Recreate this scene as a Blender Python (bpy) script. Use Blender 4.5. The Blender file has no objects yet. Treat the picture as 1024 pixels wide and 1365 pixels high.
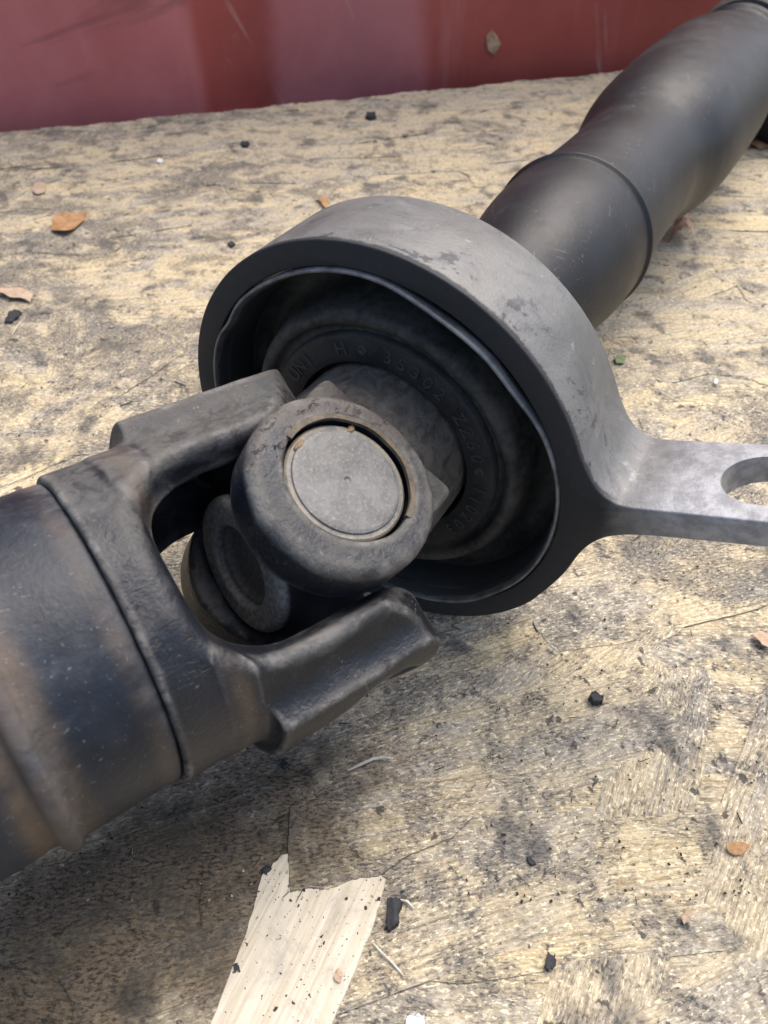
import bpy, bmesh, math, random
import numpy as np
from mathutils import Matrix, Vector

# ------------------------------------------------------------------ camera, sky, sun, exposure
scn = bpy.context.scene
COL = scn.collection
H = 0.1935                      # lens height above the board (m)
PITCH = 0.7849
FPX, CX, CY = 985.0, 512.0, 682.5
cam_d = bpy.data.cameras.new('camera')
cam = bpy.data.objects.new('camera', cam_d); COL.objects.link(cam)
cam.location = (0, 0, H)
cam.rotation_euler = (math.pi / 2 - PITCH, 0, 0)
cam_d.sensor_fit = 'VERTICAL'; cam_d.sensor_height = 36.0; cam_d.sensor_width = 27.0
cam_d.lens = 36.0 * FPX / 1365.0
cam_d.clip_start = 0.005; cam_d.clip_end = 50
cam_d.dof.use_dof = True; cam_d.dof.focus_distance = 0.20; cam_d.dof.aperture_fstop = 24
scn.camera = cam

SUN_EL, SUN_AZ = math.radians(64), math.radians(42)     # azimuth measured from +Y towards +X
w = bpy.data.worlds.new('World'); scn.world = w; w.use_nodes = True
wn = w.node_tree.nodes; bg = wn['Background']
sky = wn.new('ShaderNodeTexSky'); sky.sky_type = 'NISHITA'; sky.sun_disc = False
sky.sun_elevation = SUN_EL; sky.sun_rotation = SUN_AZ
sky.air_density = 1.0; sky.dust_density = 4.0; sky.ozone_density = 1.0
w.node_tree.links.new(sky.outputs[0], bg.inputs[0]); bg.inputs[1].default_value = 0.12
sl = bpy.data.lights.new('sun', 'SUN'); sun = bpy.data.objects.new('sun', sl); COL.objects.link(sun)
sl.energy = 1.4; sl.angle = math.radians(50); sl.color = (1.0, 0.95, 0.88)
sd = Vector((math.cos(SUN_EL) * math.sin(SUN_AZ), math.cos(SUN_EL) * math.cos(SUN_AZ), math.sin(SUN_EL)))
sun.rotation_euler = sd.to_track_quat('Z', 'Y').to_euler(); sun.location = sd * 3
vs = scn.view_settings
vs.view_transform = 'Standard'; vs.look = 'None'; vs.exposure = 1.22; vs.gamma = 1.0; vs.use_curve_mapping = False

# ------------------------------------------------------------------ helpers
rng = random.Random(7); nr = np.random.RandomState(5)
_cp, _sp = math.cos(PITCH), math.sin(PITCH)
MC = np.array([[1, 0, 0], [0, _sp, _cp], [0, _cp, -_sp]])      # rows: right, up, forward
CAM = np.array([0, 0, H])
def ray(px, py):
    return MC.T @ np.array([(px - CX) / FPX, -(py - CY) / FPX, 1.0])
def on_board(px, py, z=0.0):
    d = ray(px, py); return CAM + d * ((z - H) / d[2])
def on_plane(px, py, P, n):
    d = ray(px, py); return CAM + d * (((P - CAM) @ n) / (d @ n))
def frame(yaw, tilt):
    a = np.array([math.cos(tilt) * math.sin(yaw), math.cos(tilt) * math.cos(yaw), math.sin(tilt)])
    u = np.cross(a, [0, 0, 1.]); u /= np.linalg.norm(u)
    return a, u, np.cross(u, a)
def mw(x, y, z, o):
    return Matrix(((x[0], y[0], z[0], o[0]), (x[1], y[1], z[1], o[1]), (x[2], y[2], z[2], o[2]), (0, 0, 0, 1)))

def link(name, me, mat=None, parent=None, world=None):
    o = bpy.data.objects.new(name, me); COL.objects.link(o)
    if mat is not None and me is not None and not me.materials: me.materials.append(mat)
    wm = world if world is not None else Matrix.Identity(4)
    if parent is not None:
        o.parent = parent; o['_w'] = 0; del o['_w']
        o.matrix_basis = WORLD[parent.name].inverted() @ wm
    else:
        o.matrix_basis = wm
    WORLD[o.name] = wm.copy()
    return o
WORLD = {}
def tag(o, label, cat=None, group=None, kind=None):
    if label: o['label'] = label
    if cat: o['category'] = cat
    if group: o['group'] = group
    if kind: o['kind'] = kind
    return o
def smooth(me, ang=None):
    me.polygons.foreach_set('use_smooth', [True] * len(me.polygons))
    if ang is not None: me.set_sharp_from_angle(angle=math.radians(ang))
    me.update(); return me
def pydata(name, v, f):
    me = bpy.data.meshes.new(name); me.from_pydata([tuple(map(float, p)) for p in v], [], [tuple(map(int, q)) for q in f]); me.update()
    return me
def fix_normals(me):
    bm = bmesh.new(); bm.from_mesh(me); bmesh.ops.recalc_face_normals(bm, faces=bm.faces); bm.to_mesh(me); bm.free(); return me

def resample(prof, step):
    """smooth a (s, r) profile by Catmull-Rom"""
    P = np.array(prof, float); out = []
    for i in range(len(P) - 1):
        p0 = P[max(i - 1, 0)]; p1 = P[i]; p2 = P[i + 1]; p3 = P[min(i + 2, len(P) - 1)]
        n = max(1, int(np.hypot(*(p2 - p1)) / step))
        for k in range(n):
            t = k / n
            out.append(.5 * ((2 * p1) + (-p0 + p2) * t + (2 * p0 - 5 * p1 + 4 * p2 - p3) * t * t + (-p0 + 3 * p1 - 3 * p2 + p3) * t ** 3))
    out.append(P[-1]); return np.array(out)
def lathe(name, prof, seg=128, wob=None, closed=False, cap=False):
    """revolve (x, r) round local X; wob(theta, x, r)->(dx, dr)"""
    th = np.linspace(0, 2 * math.pi, seg, endpoint=False)
    V = []
    for (x, r) in prof:
        dx, dr = (0, 0) if wob is None else wob(th, x, r)
        V.append(np.stack([x + dx + 0 * th, (r + dr) * np.cos(th), (r + dr) * np.sin(th)], 1))
    V = np.concatenate(V); n = len(prof); F = []
    rows = n if closed else n - 1
    for i in range(rows):
        j = (i + 1) % n
        for k in range(seg):
            l = (k + 1) % seg
            F.append((i * seg + k, i * seg + l, j * seg + l, j * seg + k))
    if cap:
        F.append(tuple(range(seg))); F.append(tuple((n - 1) * seg + k for k in range(seg))[::-1])
    return fix_normals(pydata(name, V, F))

# signed distance modelling + surface nets for the forged parts
def smin(a, b, k):
    h = np.clip(.5 + .5 * (b - a) / k, 0, 1); return b + (a - b) * h - k * h * (1 - h)
def smax(a, b, k): return -smin(-a, -b, k)
def sd_box(P, c, h, r=0.0):
    q = np.abs(P - np.array(c)) - (np.array(h) - r)
    return np.sqrt((np.maximum(q, 0) ** 2).sum(-1)) + np.minimum(q.max(-1), 0) - r
def sd_cyl(P, axis, c, rad, lo, hi, r=0.0):
    k = [i for i in range(3) if i != axis]
    d = np.sqrt((P[..., k[0]] - c[0]) ** 2 + (P[..., k[1]] - c[1]) ** 2) - (rad - r)
    e = np.abs(P[..., axis] - (lo + hi) / 2) - ((hi - lo) / 2 - r)
    return np.minimum(np.maximum(d, e), 0) + np.sqrt(np.maximum(d, 0) ** 2 + np.maximum(e, 0) ** 2) - r
def nets(name, fn, lo, hi, h):
    lo = np.array(lo, float); hi = np.array(hi, float)
    n = np.ceil((hi - lo) / h).astype(int) + 1
    ax = [lo[i] + h * np.arange(n[i]) for i in range(3)]
    G = np.stack(np.meshgrid(*ax, indexing='ij'), -1)
    D = np.empty(n, np.float32)
    for i in range(n[0]): D[i] = fn(G[i])
    S = D < 0
    cells = np.zeros(n - 1, np.int8)
    sl = lambda d: tuple(slice(d[i], n[i] - 1 + d[i]) for i in range(3))
    corners = [(i, j, k) for i in (0, 1) for j in (0, 1) for k in (0, 1)]
    cnt = sum(S[sl(c)].astype(np.int8) for c in corners)
    act = (cnt > 0) & (cnt < 8)
    idx = -np.ones(n - 1, np.int64); ids = np.argwhere(act); idx[act] = np.arange(len(ids))
    acc = np.zeros((len(ids), 3)); num = np.zeros(len(ids))
    for c in corners:
        for d in range(3):
            if c[d]: continue
            e = list(c); e[d] = 1
            A = D[tuple((ids + c).T)]; B = D[tuple((ids + e).T)]
            x = (A < 0) != (B < 0)
            t = np.where(x, A / np.where(x, A - B, 1), 0)
            p = np.array(c, float)[None] + np.zeros((len(ids), 3)); p[:, d] = t
            acc += p * x[:, None]; num += x
    V = lo + h * (ids + acc / num[:, None])
    for _ in range(3):                                        # pull the vertices on to the true surface
        f0 = fn(V); e = h * .25
        g = np.stack([(fn(V + np.eye(3)[i] * e) - fn(V - np.eye(3)[i] * e)) / (2 * e) for i in range(3)], 1)
        V = V - .8 * g * (np.clip(f0, -h, h) / np.maximum((g * g).sum(1), .2))[:, None]
    e = .0016                                                 # convexity, for worn edges
    lap = sum(fn(V + np.eye(3)[i] * e) + fn(V - np.eye(3)[i] * e) for i in range(3)) / (e * e) * .0016
    F = []
    for d in range(3):
        a1, a2 = [(1, 2), (2, 0), (0, 1)][d]
        s0 = [slice(None)] * 3; s1 = [slice(None)] * 3
        s0[d] = slice(0, n[d] - 1); s1[d] = slice(1, n[d])
        ch = S[tuple(s0)] != S[tuple(s1)]
        inner = np.argwhere(ch)
        ok = (inner[:, a1] > 0) & (inner[:, a2] > 0) & (inner[:, a1] < n[a1] - 1) & (inner[:, a2] < n[a2] - 1)
        inner = inner[ok]
        o1 = np.zeros(3, int); o1[a1] = 1; o2 = np.zeros(3, int); o2[a2] = 1
        q = np.stack([idx[tuple((inner - o1 - o2).T)], idx[tuple((inner - o2).T)], idx[tuple(inner.T)], idx[tuple((inner - o1).T)]], 1)
        flip = ~S[tuple(inner.T)]; q[flip] = q[flip][:, ::-1]
        F.append(q)
    F = np.concatenate(F)
    me = bpy.data.meshes.new(name); me.from_pydata(V.tolist(), [], F.tolist()); me.update()
    at = me.attributes.new('wear', 'FLOAT', 'POINT'); at.data.foreach_set('value', np.clip(lap, -1, 1).astype(np.float32))
    return smooth(me)

# ------------------------------------------------------------------ node helpers
class NT:
    def __init__(s, name):
        s.m = bpy.data.materials.new(name); s.m.use_nodes = True; s.t = s.m.node_tree; s.n = s.t.nodes
        s.b = s.n['Principled BSDF']; s.out = s.n['Material Output']
        s.pos = s.n.new('ShaderNodeNewGeometry').outputs['Position']
        s.obj = s.n.new('ShaderNodeTexCoord').outputs['Object']
    def put(s, sock, v):
        if hasattr(v, 'links'): s.t.links.new(v, sock)
        elif isinstance(v, (tuple, list)) and sock.type == 'RGBA' and len(v) == 3: sock.default_value = (*v, 1)
        else: sock.default_value = v
    def map(s, vec, sc=(1, 1, 1), rot=(0, 0, 0), loc=(0, 0, 0)):
        if any(rot):
            q = s.n.new('ShaderNodeMapping'); s.put(q.inputs['Vector'], vec); q.inputs['Rotation'].default_value = rot; vec = q.outputs[0]
        n = s.n.new('ShaderNodeMapping'); s.put(n.inputs['Vector'], vec)
        n.inputs['Scale'].default_value = sc; n.inputs['Location'].default_value = loc
        return n.outputs[0]
    def noise(s, vec, scale=1, detail=4, rough=.55, dist=0, sc=None):
        if sc is not None: vec = s.map(vec, sc)
        n = s.n.new('ShaderNodeTexNoise'); s.put(n.inputs['Vector'], vec)
        n.inputs['Scale'].default_value = scale; n.inputs['Detail'].default_value = detail
        n.inputs['Roughness'].default_value = rough; n.inputs['Distortion'].default_value = dist
        return n.outputs[0]
    def voro(s, vec, scale, feat='F1'):
        n = s.n.new('ShaderNodeTexVoronoi'); n.feature = feat; s.put(n.inputs['Vector'], vec); n.inputs['Scale'].default_value = scale
        return n.outputs[0]
    def rng(s, v, a, b, c=0.0, d=1.0, sm=True):
        n = s.n.new('ShaderNodeMapRange'); n.interpolation_type = 'SMOOTHSTEP' if sm else 'LINEAR'
        for k, x in zip(('Value', 'From Min', 'From Max', 'To Min', 'To Max'), (v, a, b, c, d)): s.put(n.inputs[k], x)
        return n.outputs[0]
    def ma(s, op, a, b=0.5, c=0.5):
        n = s.n.new('ShaderNodeMath'); n.operation = op
        s.put(n.inputs[0], a); s.put(n.inputs[1], b); s.put(n.inputs[2], c); return n.outputs[0]
    def mix(s, f, a, b, mode='MIX'):
        n = s.n.new('ShaderNodeMix'); n.data_type = 'RGBA'; n.blend_type = mode
        s.put(n.inputs['Factor'], f); s.put(n.inputs[6], a); s.put(n.inputs[7], b); return n.outputs[2]
    def xyz(s, vec):
        n = s.n.new('ShaderNodeSeparateXYZ'); s.put(n.inputs[0], vec); return n.outputs
    def attr(s, name):
        n = s.n.new('ShaderNodeAttribute'); n.attribute_name = name; return n.outputs['Fac']
    def rand(s):
        return s.n.new('ShaderNodeObjectInfo').outputs['Random']
    def bump(s, h, dist=.0005, strength=1.0, normal=None):
        n = s.n.new('ShaderNodeBump'); s.put(n.inputs['Height'], h); n.inputs['Distance'].default_value = dist; n.inputs['Strength'].default_value = strength
        if normal is not None: s.t.links.new(normal, n.inputs['Normal'])
        return n.outputs[0]
    def done(s, col, rough=.6, metal=0.0, normal=None, spec=None):
        s.put(s.b.inputs['Base Color'], col); s.put(s.b.inputs['Roughness'], rough); s.put(s.b.inputs['Metallic'], metal)
        if normal is not None: s.t.links.new(normal, s.b.inputs['Normal'])
        if spec is not None: s.put(s.b.inputs['Specular IOR Level'], spec)
        return s.m

# ------------------------------------------------------------------ materials
def wood(name, pale=False, slab=False):
    k = NT(name)
    rd = k.rand()
    off = k.n.new('ShaderNodeVectorMath'); off.operation = 'ADD'; k.put(off.inputs[0], k.obj)
    cmb = k.n.new('ShaderNodeCombineXYZ'); k.put(cmb.inputs[0], k.ma('MULTIPLY', rd, 3.7)); k.put(cmb.inputs[1], k.ma('MULTIPLY', rd, 9.1)); k.t.links.new(cmb.outputs[0], off.inputs[1])
    ob = off.outputs[0]
    f1 = k.noise(ob, 1, 6, .7, 0, sc=(190, 1350, 400))
    f2 = k.noise(ob, 1, 4, .6, .15, sc=(18, 330, 200))
    hatch = k.noise(ob, 1, 2, .5, 0, sc=(1300, 160, 400))
    mid = k.noise(k.pos, 70, 10, .74, .6)
    fine = k.noise(k.pos, 620, 5, .7)
    fleck = k.noise(ob, 1, 4, .7, 0, sc=(520, 1200, 900))
    fl2 = k.noise(k.map(ob, (600, 1350, 1000), (0, 0, .10), (.3, .1, 0)), 1, 4, .7, 0)
    big = k.noise(k.pos, 1, 6, .62, .8, sc=(11, 19, 10))
    ang = k.noise(ob, 1, 6, .65, .5, sc=(14, 60, 30))
    if pale:
        c = k.mix(k.rng(f2, .3, .7), (.50, .44, .33), (.66, .61, .50))
        c = k.mix(k.rng(f1, .35, .75, 0, .45), c, (.46, .37, .25))
        gl = k.rng(k.noise(ob, 1, 5, .7, 0, sc=(22, 900, 400)), .50, .62); c = k.mix(k.ma('MULTIPLY', gl, .5), c, (.40, .33, .235))
        g = k.ma('MULTIPLY', k.rng(mid, .50, .66), .6)
        c = k.mix(g, c, (.34, .30, .25))
        sp = k.ma('MAXIMUM', k.rng(k.noise(k.pos, 520, 2, .5), .675, .70), k.rng(k.noise(k.pos, 1300, 2, .5), .68, .71))
        c = k.mix(sp, c, (.035, .03, .028))
        h = k.ma('ADD', k.ma('MULTIPLY', f1, .7), k.ma('MULTIPLY', f2, .4))
        return k.done(c, .75, 0, k.bump(h, .0003, .8), .25)
    c = k.mix(k.rng(f2, .25, .75), (.42, .315, .17), (.69, .56, .345))
    c = k.mix(k.rng(f1, .40, .70, 0, .7), c, (.81, .695, .46))
    c = k.mix(k.rng(rd, 0, 1, 0, .45), c, k.mix(k.rng(f1, .3, .7), (.26, .22, .165), (.54, .48, .38)))
    # weather grey
    c = k.mix(k.ma('MULTIPLY', k.rng(ang, .42, .64), .72), c, k.mix(k.rng(fine, .35, .65), (.15, .145, .14), (.47, .445, .40)))
    # grease and dirt: thick in their own patches, loose flecks elsewhere
    dirt = k.ma('ADD', k.ma('MULTIPLY', mid, .55), k.ma('ADD', k.ma('MULTIPLY', big, .45), k.ma('ADD', k.ma('MULTIPLY', k.xyz(k.pos)[0], -.10), k.rng(k.xyz(k.pos)[1], .25, .6, 0, -.035))))
    dz = k.rng(dirt, .455, .555)
    c = k.mix(k.ma('MULTIPLY', k.rng(fl2, .50, .57), k.rng(dz, 0, 1, .30, 1.0, False)), c, (.038, .034, .031))
    gl = k.rng(k.noise(ob, 1, 5, .7, .0, sc=(40, 1300, 500)), .54, .62); c = k.mix(k.ma('MULTIPLY', gl, .55), c, (.12, .095, .07))
    c = k.mix(k.ma('MULTIPLY', dz, .62), c, (.115, .108, .10))
    lt = k.rng(fleck, .55, .62); c = k.mix(k.ma('MULTIPLY', lt, k.rng(dz, 0, 1, .85, .5, False)), c, (.86, .76, .53))
    sm = k.noise(k.pos, 42, 6, .6, .3); c = k.mix(k.ma('MULTIPLY', k.rng(sm, .545, .67), .85), c, k.mix(k.rng(fl2, .4, .65), (.14, .13, .115), (.035, .034, .036)))
    pit = k.rng(k.noise(k.pos, 190, 5, .62, .3), .61, .66); c = k.mix(k.ma('MULTIPLY', pit, .85), c, (.045, .042, .042))
    # oil stain under the near tube, deepened to paint in the tube's soft shadow
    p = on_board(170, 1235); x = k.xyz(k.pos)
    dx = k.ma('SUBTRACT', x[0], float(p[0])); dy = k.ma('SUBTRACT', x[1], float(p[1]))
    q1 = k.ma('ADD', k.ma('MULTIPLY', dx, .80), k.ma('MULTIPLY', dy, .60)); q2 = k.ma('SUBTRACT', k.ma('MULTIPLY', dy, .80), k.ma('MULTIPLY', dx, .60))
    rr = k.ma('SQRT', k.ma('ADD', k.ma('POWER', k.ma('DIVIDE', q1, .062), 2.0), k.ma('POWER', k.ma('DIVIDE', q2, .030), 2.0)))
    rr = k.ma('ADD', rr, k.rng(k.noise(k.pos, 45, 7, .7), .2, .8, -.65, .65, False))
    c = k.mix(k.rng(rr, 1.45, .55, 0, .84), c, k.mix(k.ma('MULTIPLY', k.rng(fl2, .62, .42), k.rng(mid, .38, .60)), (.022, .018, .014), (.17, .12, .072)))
    # brown sap streak
    h = k.ma('ADD', k.ma('ADD', k.ma('MULTIPLY', f1, .8), k.ma('MULTIPLY', f2, .8)), k.ma('ADD', k.ma('MULTIPLY', hatch, .35), k.ma('MULTIPLY', fine, .5)))
    h = k.ma('ADD', k.ma('ADD', h, k.ma('MULTIPLY', mid, .8)), k.ma('MULTIPLY', fl2, -.6))
    return k.done(c, k.rng(fine, .3, .7, .6, .9), 0, k.bump(h, .0006, .9), .25)

def forged(name, dark=(.016, .018, .023), dust=(.15, .138, .118), amount=.5, rust=.35, rough=(.38, .75), crack=1.0, seed=0.0, edge=True, bands=None, bd=.0006, spec=.45, zdust=None, rbands=(), ckd=1.0):
    k = NT(name); o = k.map(k.obj, loc=(seed, seed * .7, 0))
    n1 = k.noise(o, 38, 8, .68, .5); n2 = k.noise(o, 150, 7, .7, .3); n3 = k.noise(o, 900, 4, .6); n4 = k.noise(o, 16, 5, .6, .8)
    m = k.ma('ADD', k.ma('MULTIPLY', n1, .6), k.ma('MULTIPLY', n2, .4))
    if edge: m = k.ma('ADD', m, k.rng(k.attr('wear'), -.3, .6, -.05, .22, False))
    if bands:
        x = k.xyz(k.obj)[0]
        for (b0, wd, st) in bands:
            d = k.ma('ABSOLUTE', k.ma('SUBTRACT', x, b0)); m = k.ma('ADD', m, k.rng(d, 0, wd, st, 0))
    nz = k.xyz(k.n.new('ShaderNodeNewGeometry').outputs['Normal'])[2]      # road dust on upward faces; cut back below, painting in underside shade
    m = k.ma('ADD', m, k.rng(nz, -.3, .9, -.12, .04, False))
    if zdust: m = k.ma('ADD', m, k.rng(k.xyz(k.obj)[2], zdust[0], zdust[1], zdust[2], zdust[3], False))
    du = k.rng(m, .56 - amount * .25, .86 - amount * .22)
    c = k.mix(k.rng(n4, .35, .65), dark, tuple(v * 2.4 for v in dark))
    du = k.ma('MULTIPLY', du, k.rng(k.noise(o, 210, 6, .72, .8), .36, .60, .30, 1.0))
    c = k.mix(k.ma('MULTIPLY', du, .88), c, k.mix(n2, tuple(v * .7 for v in dust), tuple(v * 1.25 for v in dust)))
    if edge: ew = k.ma('MULTIPLY', k.rng(k.attr('wear'), .12, .5), k.rng(n1, .40, .60)); c = k.mix(k.ma('MULTIPLY', ew, .35), c, (.105, .102, .096))
    ru = k.ma('MULTIPLY', k.rng(k.ma('ADD', n4, k.ma('MULTIPLY', m, .6)), .86, 1.0), rust)
    c = k.mix(ru, c, (.15, .105, .065))
    for (b0, wd, st) in rbands:
        d = k.ma('ABSOLUTE', k.ma('SUBTRACT', k.xyz(k.obj)[0], b0)); c = k.mix(k.ma('MULTIPLY', k.rng(d, 0, wd, st, 0), k.rng(k.ma('ADD', k.ma('MULTIPLY', n1, .6), k.ma('MULTIPLY', n4, .4)), .38, .62)), c, k.mix(n2, (.080, .055, .034), (.19, .130, .080)))
    for (rz, ry, th_) in ((.5, .3, .69), (-.9, .8, .70), (1.9, -.4, .70)):
        sc = k.rng(k.noise(k.map(o, (35, 1300, 1300), (ry, ry * .7, rz)), 1, 2, .5, .25), th_, th_ + .03); c = k.mix(k.ma('MULTIPLY', k.ma('MULTIPLY', sc, k.rng(n1, .42, .6)), .5), c, (.20, .205, .215))
    if edge: c = k.mix(k.ma('MULTIPLY', k.rng(k.attr('wear'), .35, .8), k.rng(n2, .46, .60, 0, .55)), c, (.20, .19, .175))
    spk = k.rng(n3, .74, .78); c = k.mix(k.ma('MULTIPLY', spk, .10), c, (.36, .34, .30))
    ck = k.rng(k.noise(o, 1, 5, .65, .9, sc=(260, 420, 700)), .55, .68)
    h = k.ma('ADD', k.ma('MULTIPLY', n2, .7), k.ma('MULTIPLY', n3, .5)); h = k.ma('SUBTRACT', h, k.ma('MULTIPLY', k.ma('MULTIPLY', ck, k.rng(n4, .45, .62)), crack))
    r = k.ma('ADD', k.rng(n1, .3, .7, rough[0], rough[0] + .12, False), k.ma('MULTIPLY', du, rough[1] - rough[0]))
    return k.done(c, r, 0.0, k.bump(h, bd, .8), spec)

def alloy():
    k = NT('cast_aluminium'); x = k.xyz(k.obj)
    n1 = k.noise(k.obj, 45, 7, .65, .4); n2 = k.noise(k.obj, 260, 6, .65); n3 = k.noise(k.obj, 1400, 3, .6); n4 = k.noise(k.obj, 48, 8, .72, 1.2)
    c = k.mix(k.rng(n1, .3, .7), (.112, .110, .105), (.185, .182, .174))
    c = k.mix(k.rng(n4, .50, .66, 0, .7), c, (.065, .068, .08))
    scr = k.rng(k.noise(k.obj, 1, 4, .65, .5, sc=(90, 90, 1100)), .62, .70); c = k.mix(k.ma('MULTIPLY', scr, .5), c, (.07, .072, .08))
    c = k.mix(k.rng(n2, .60, .72, 0, .5), c, (.33, .33, .32))
    rad = k.ma('SQRT', k.ma('ADD', k.ma('MULTIPLY', x[0], x[0]), k.ma('MULTIPLY', x[1], x[1])))
    arm = k.rng(k.ma('ADD', rad, k.rng(n1, .2, .8, -.006, .006, False)), .066, .088)
    c = k.mix(k.ma('MULTIPLY', arm, .8), c, k.mix(k.rng(n2, .35, .65), (.27, .27, .28), (.46, .46, .47)))
    # black paint on the front face of the ring, chipped along its outer corner, and flecks of it on the band
    geo = k.n.new('ShaderNodeTexCoord').outputs['Normal']; nz = k.xyz(geo)[2]
    edge = k.ma('ADD', x[2], k.ma('ADD', k.rng(n4, .3, .7, -.0006, .0006, False), k.rng(k.noise(k.obj, 800, 3, .6), .3, .7, -.0003, .0003, False)))
    face = k.ma('MULTIPLY', k.rng(edge, -.0022, -.0010), k.rng(k.ma('ADD', rad, k.rng(n1, .2, .8, -.004, .004, False)), .069, .0635))
    band = k.rng(k.ma('ADD', k.ma('MULTIPLY', n4, .8), k.ma('MULTIPLY', n2, .5)), .715, .745)
    near = k.rng(x[2], -.022, -.004)
    band = k.ma('MULTIPLY', k.ma('MULTIPLY', band, near), k.rng(rad, .066, .062))
    band = k.ma('MULTIPLY', band, k.ma('SUBTRACT', 1.0, face))
    col = k.mix(face, c, k.mix(n1, (.009, .0095, .011), (.022, .0225, .024)))
    col = k.mix(k.ma('MULTIPLY', band, .9), col, (.028, .029, .033))
    pit = k.rng(n3, .66, .74); col = k.mix(k.ma('MULTIPLY', pit, .35), col, (.08, .08, .08))
    met = k.ma('MULTIPLY', k.ma('SUBTRACT', 1.0, k.ma('MAXIMUM', face, band)), .40)
    r = k.ma('ADD', k.rng(n1, .3, .7, .48, .64, False), k.ma('MULTIPLY', face, .12))
    h = k.ma('ADD', k.ma('MULTIPLY', n2, .6), k.ma('MULTIPLY', n3, .5))
    return k.done(col, r, met, k.bump(h, .0003, .8))

def simple(name, c0, c1, sc=120, rough=.6, metal=0.0, bd=.0003, spec=.4):
    k = NT(name); n1 = k.noise(k.obj, sc, 7, .68, .4); n2 = k.noise(k.obj, sc * 7, 4, .6)
    c = k.mix(k.rng(k.ma('ADD', k.ma('MULTIPLY', n1, .7), k.ma('MULTIPLY', n2, .3)), .36, .64), c0, c1)
    return k.done(c, k.rng(n1, .3, .7, rough - .08, min(rough + .12, 1)), metal, k.bump(k.ma('ADD', n1, k.ma('MULTIPLY', n2, .5)), bd, .7), spec)

def steel_cap():
    k = NT('dull_steel_cap'); n1 = k.noise(k.obj, 130, 7, .7, .3); n2 = k.noise(k.obj, 1300, 4, .65); x = k.xyz(k.obj)
    c = k.mix(k.rng(n1, .32, .68), (.085, .083, .080), (.19, .186, .178)); c = k.mix(k.rng(n2, .5, .7, 0, .5), c, (.28, .27, .25))
    c = k.mix(k.rng(n2, .36, .28, 0, .6), c, (.11, .10, .09))
    rad = k.ma('SQRT', k.ma('ADD', k.ma('MULTIPLY', x[0], x[0]), k.ma('MULTIPLY', x[1], x[1])))
    c = k.mix(k.rng(k.ma('ADD', rad, k.rng(n1, .3, .7, -.001, .001, False)), .0105, .0125, 0, .55), c, (.30, .25, .17))
    return k.done(c, k.rng(n1, .3, .7, .5, .68), .35, k.bump(k.ma('ADD', n1, n2), .00025, .7))

def red_paint():
    k = NT('weathered_red_paint'); x = k.xyz(k.obj)
    n1 = k.noise(k.obj, 6, 6, .65, .6); n2 = k.noise(k.obj, 55, 7, .7, .3); n3 = k.noise(k.obj, 1, 5, .7, .5, sc=(22, 22, 3.0))
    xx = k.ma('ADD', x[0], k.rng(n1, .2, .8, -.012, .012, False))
    # pinker at left and across the recess, deeper red between and at right
    pink = k.ma('ADD', k.rng(xx, .165, .150), k.ma('MULTIPLY', k.rng(xx, .215, .235), k.rng(xx, .365, .345)))
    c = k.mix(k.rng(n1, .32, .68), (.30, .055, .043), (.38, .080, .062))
    c = k.mix(k.ma('MULTIPLY', pink, .9), c, k.mix(k.rng(n1, .3, .7), (.42, .112, .110), (.52, .18, .175)))
    c = k.mix(k.rng(n3, .52, .75, 0, .45), c, (.52, .21, .20))
    v = k.map(k.obj, (30, 30, 4.2), (0, .45, 0)); sc = k.rng(k.noise(v, 1, 4, .6, .5), .63, .72)
    c = k.mix(k.ma('MULTIPLY', sc, .55), c, (.58, .34, .31))
    v2 = k.map(k.obj, (5, 30, 30), (0, .2, 0), (3, 1, 2)); s2 = k.rng(k.noise(v2, 1, 4, .6, .5), .64, .72)
    c = k.mix(k.ma('MULTIPLY', s2, .4), c, (.12, .04, .03))
    c = k.mix(k.rng(n2, .62, .74, 0, .45), c, (.38, .18, .15))
    return k.done(c, k.rng(n2, .3, .7, .42, .62), 0, k.bump(n2, .0008, .4), .45)

def cross_mat():
    k = NT('dusty_greased_cross'); x = k.xyz(k.obj); n1 = k.noise(k.obj, 120, 6, .68); n2 = k.noise(k.obj, 800, 4, .6)
    e = k.rng(k.ma('ADD', x[0], k.rng(n1, .3, .7, -.0006, .0006, False)), .0122, .0140)
    in_ = k.rng(k.ma('ADD', k.ma('MULTIPLY', x[1], x[1]), k.ma('MULTIPLY', x[2], x[2])), .00011, .00009)
    c = k.mix(k.ma('MAXIMUM', e, in_), k.mix(n1, (.010, .010, .011), (.030, .029, .028)), k.mix(k.rng(n2, .3, .7), (.15, .137, .116), (.30, .28, .245)))
    c = k.mix(k.ma('MULTIPLY', in_, .6), c, (.10, .082, .062))
    return k.done(c, .75, 0, k.bump(n2, .0003, .6), .3)

def lip_mat():
    k = NT('worn_steel_lip'); x = k.xyz(k.obj)[0]; n1 = k.noise(k.obj, 130, 6, .65); n2 = k.noise(k.obj, 700, 4, .6)
    e = k.rng(k.ma('ADD', x, k.rng(n1, .2, .8, -.0012, .0012, False)), .0012, .0002)
    c = k.mix(e, k.mix(n1, (.020, .021, .022), (.05, .05, .05)), k.mix(k.rng(n1, .35, .65), (.10, .10, .10), (.22, .22, .215)))
    return k.done(c, k.rng(n1, .3, .7, .4, .55), k.ma('MULTIPLY', e, .5), k.bump(n2, .0001, .3))

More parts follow.
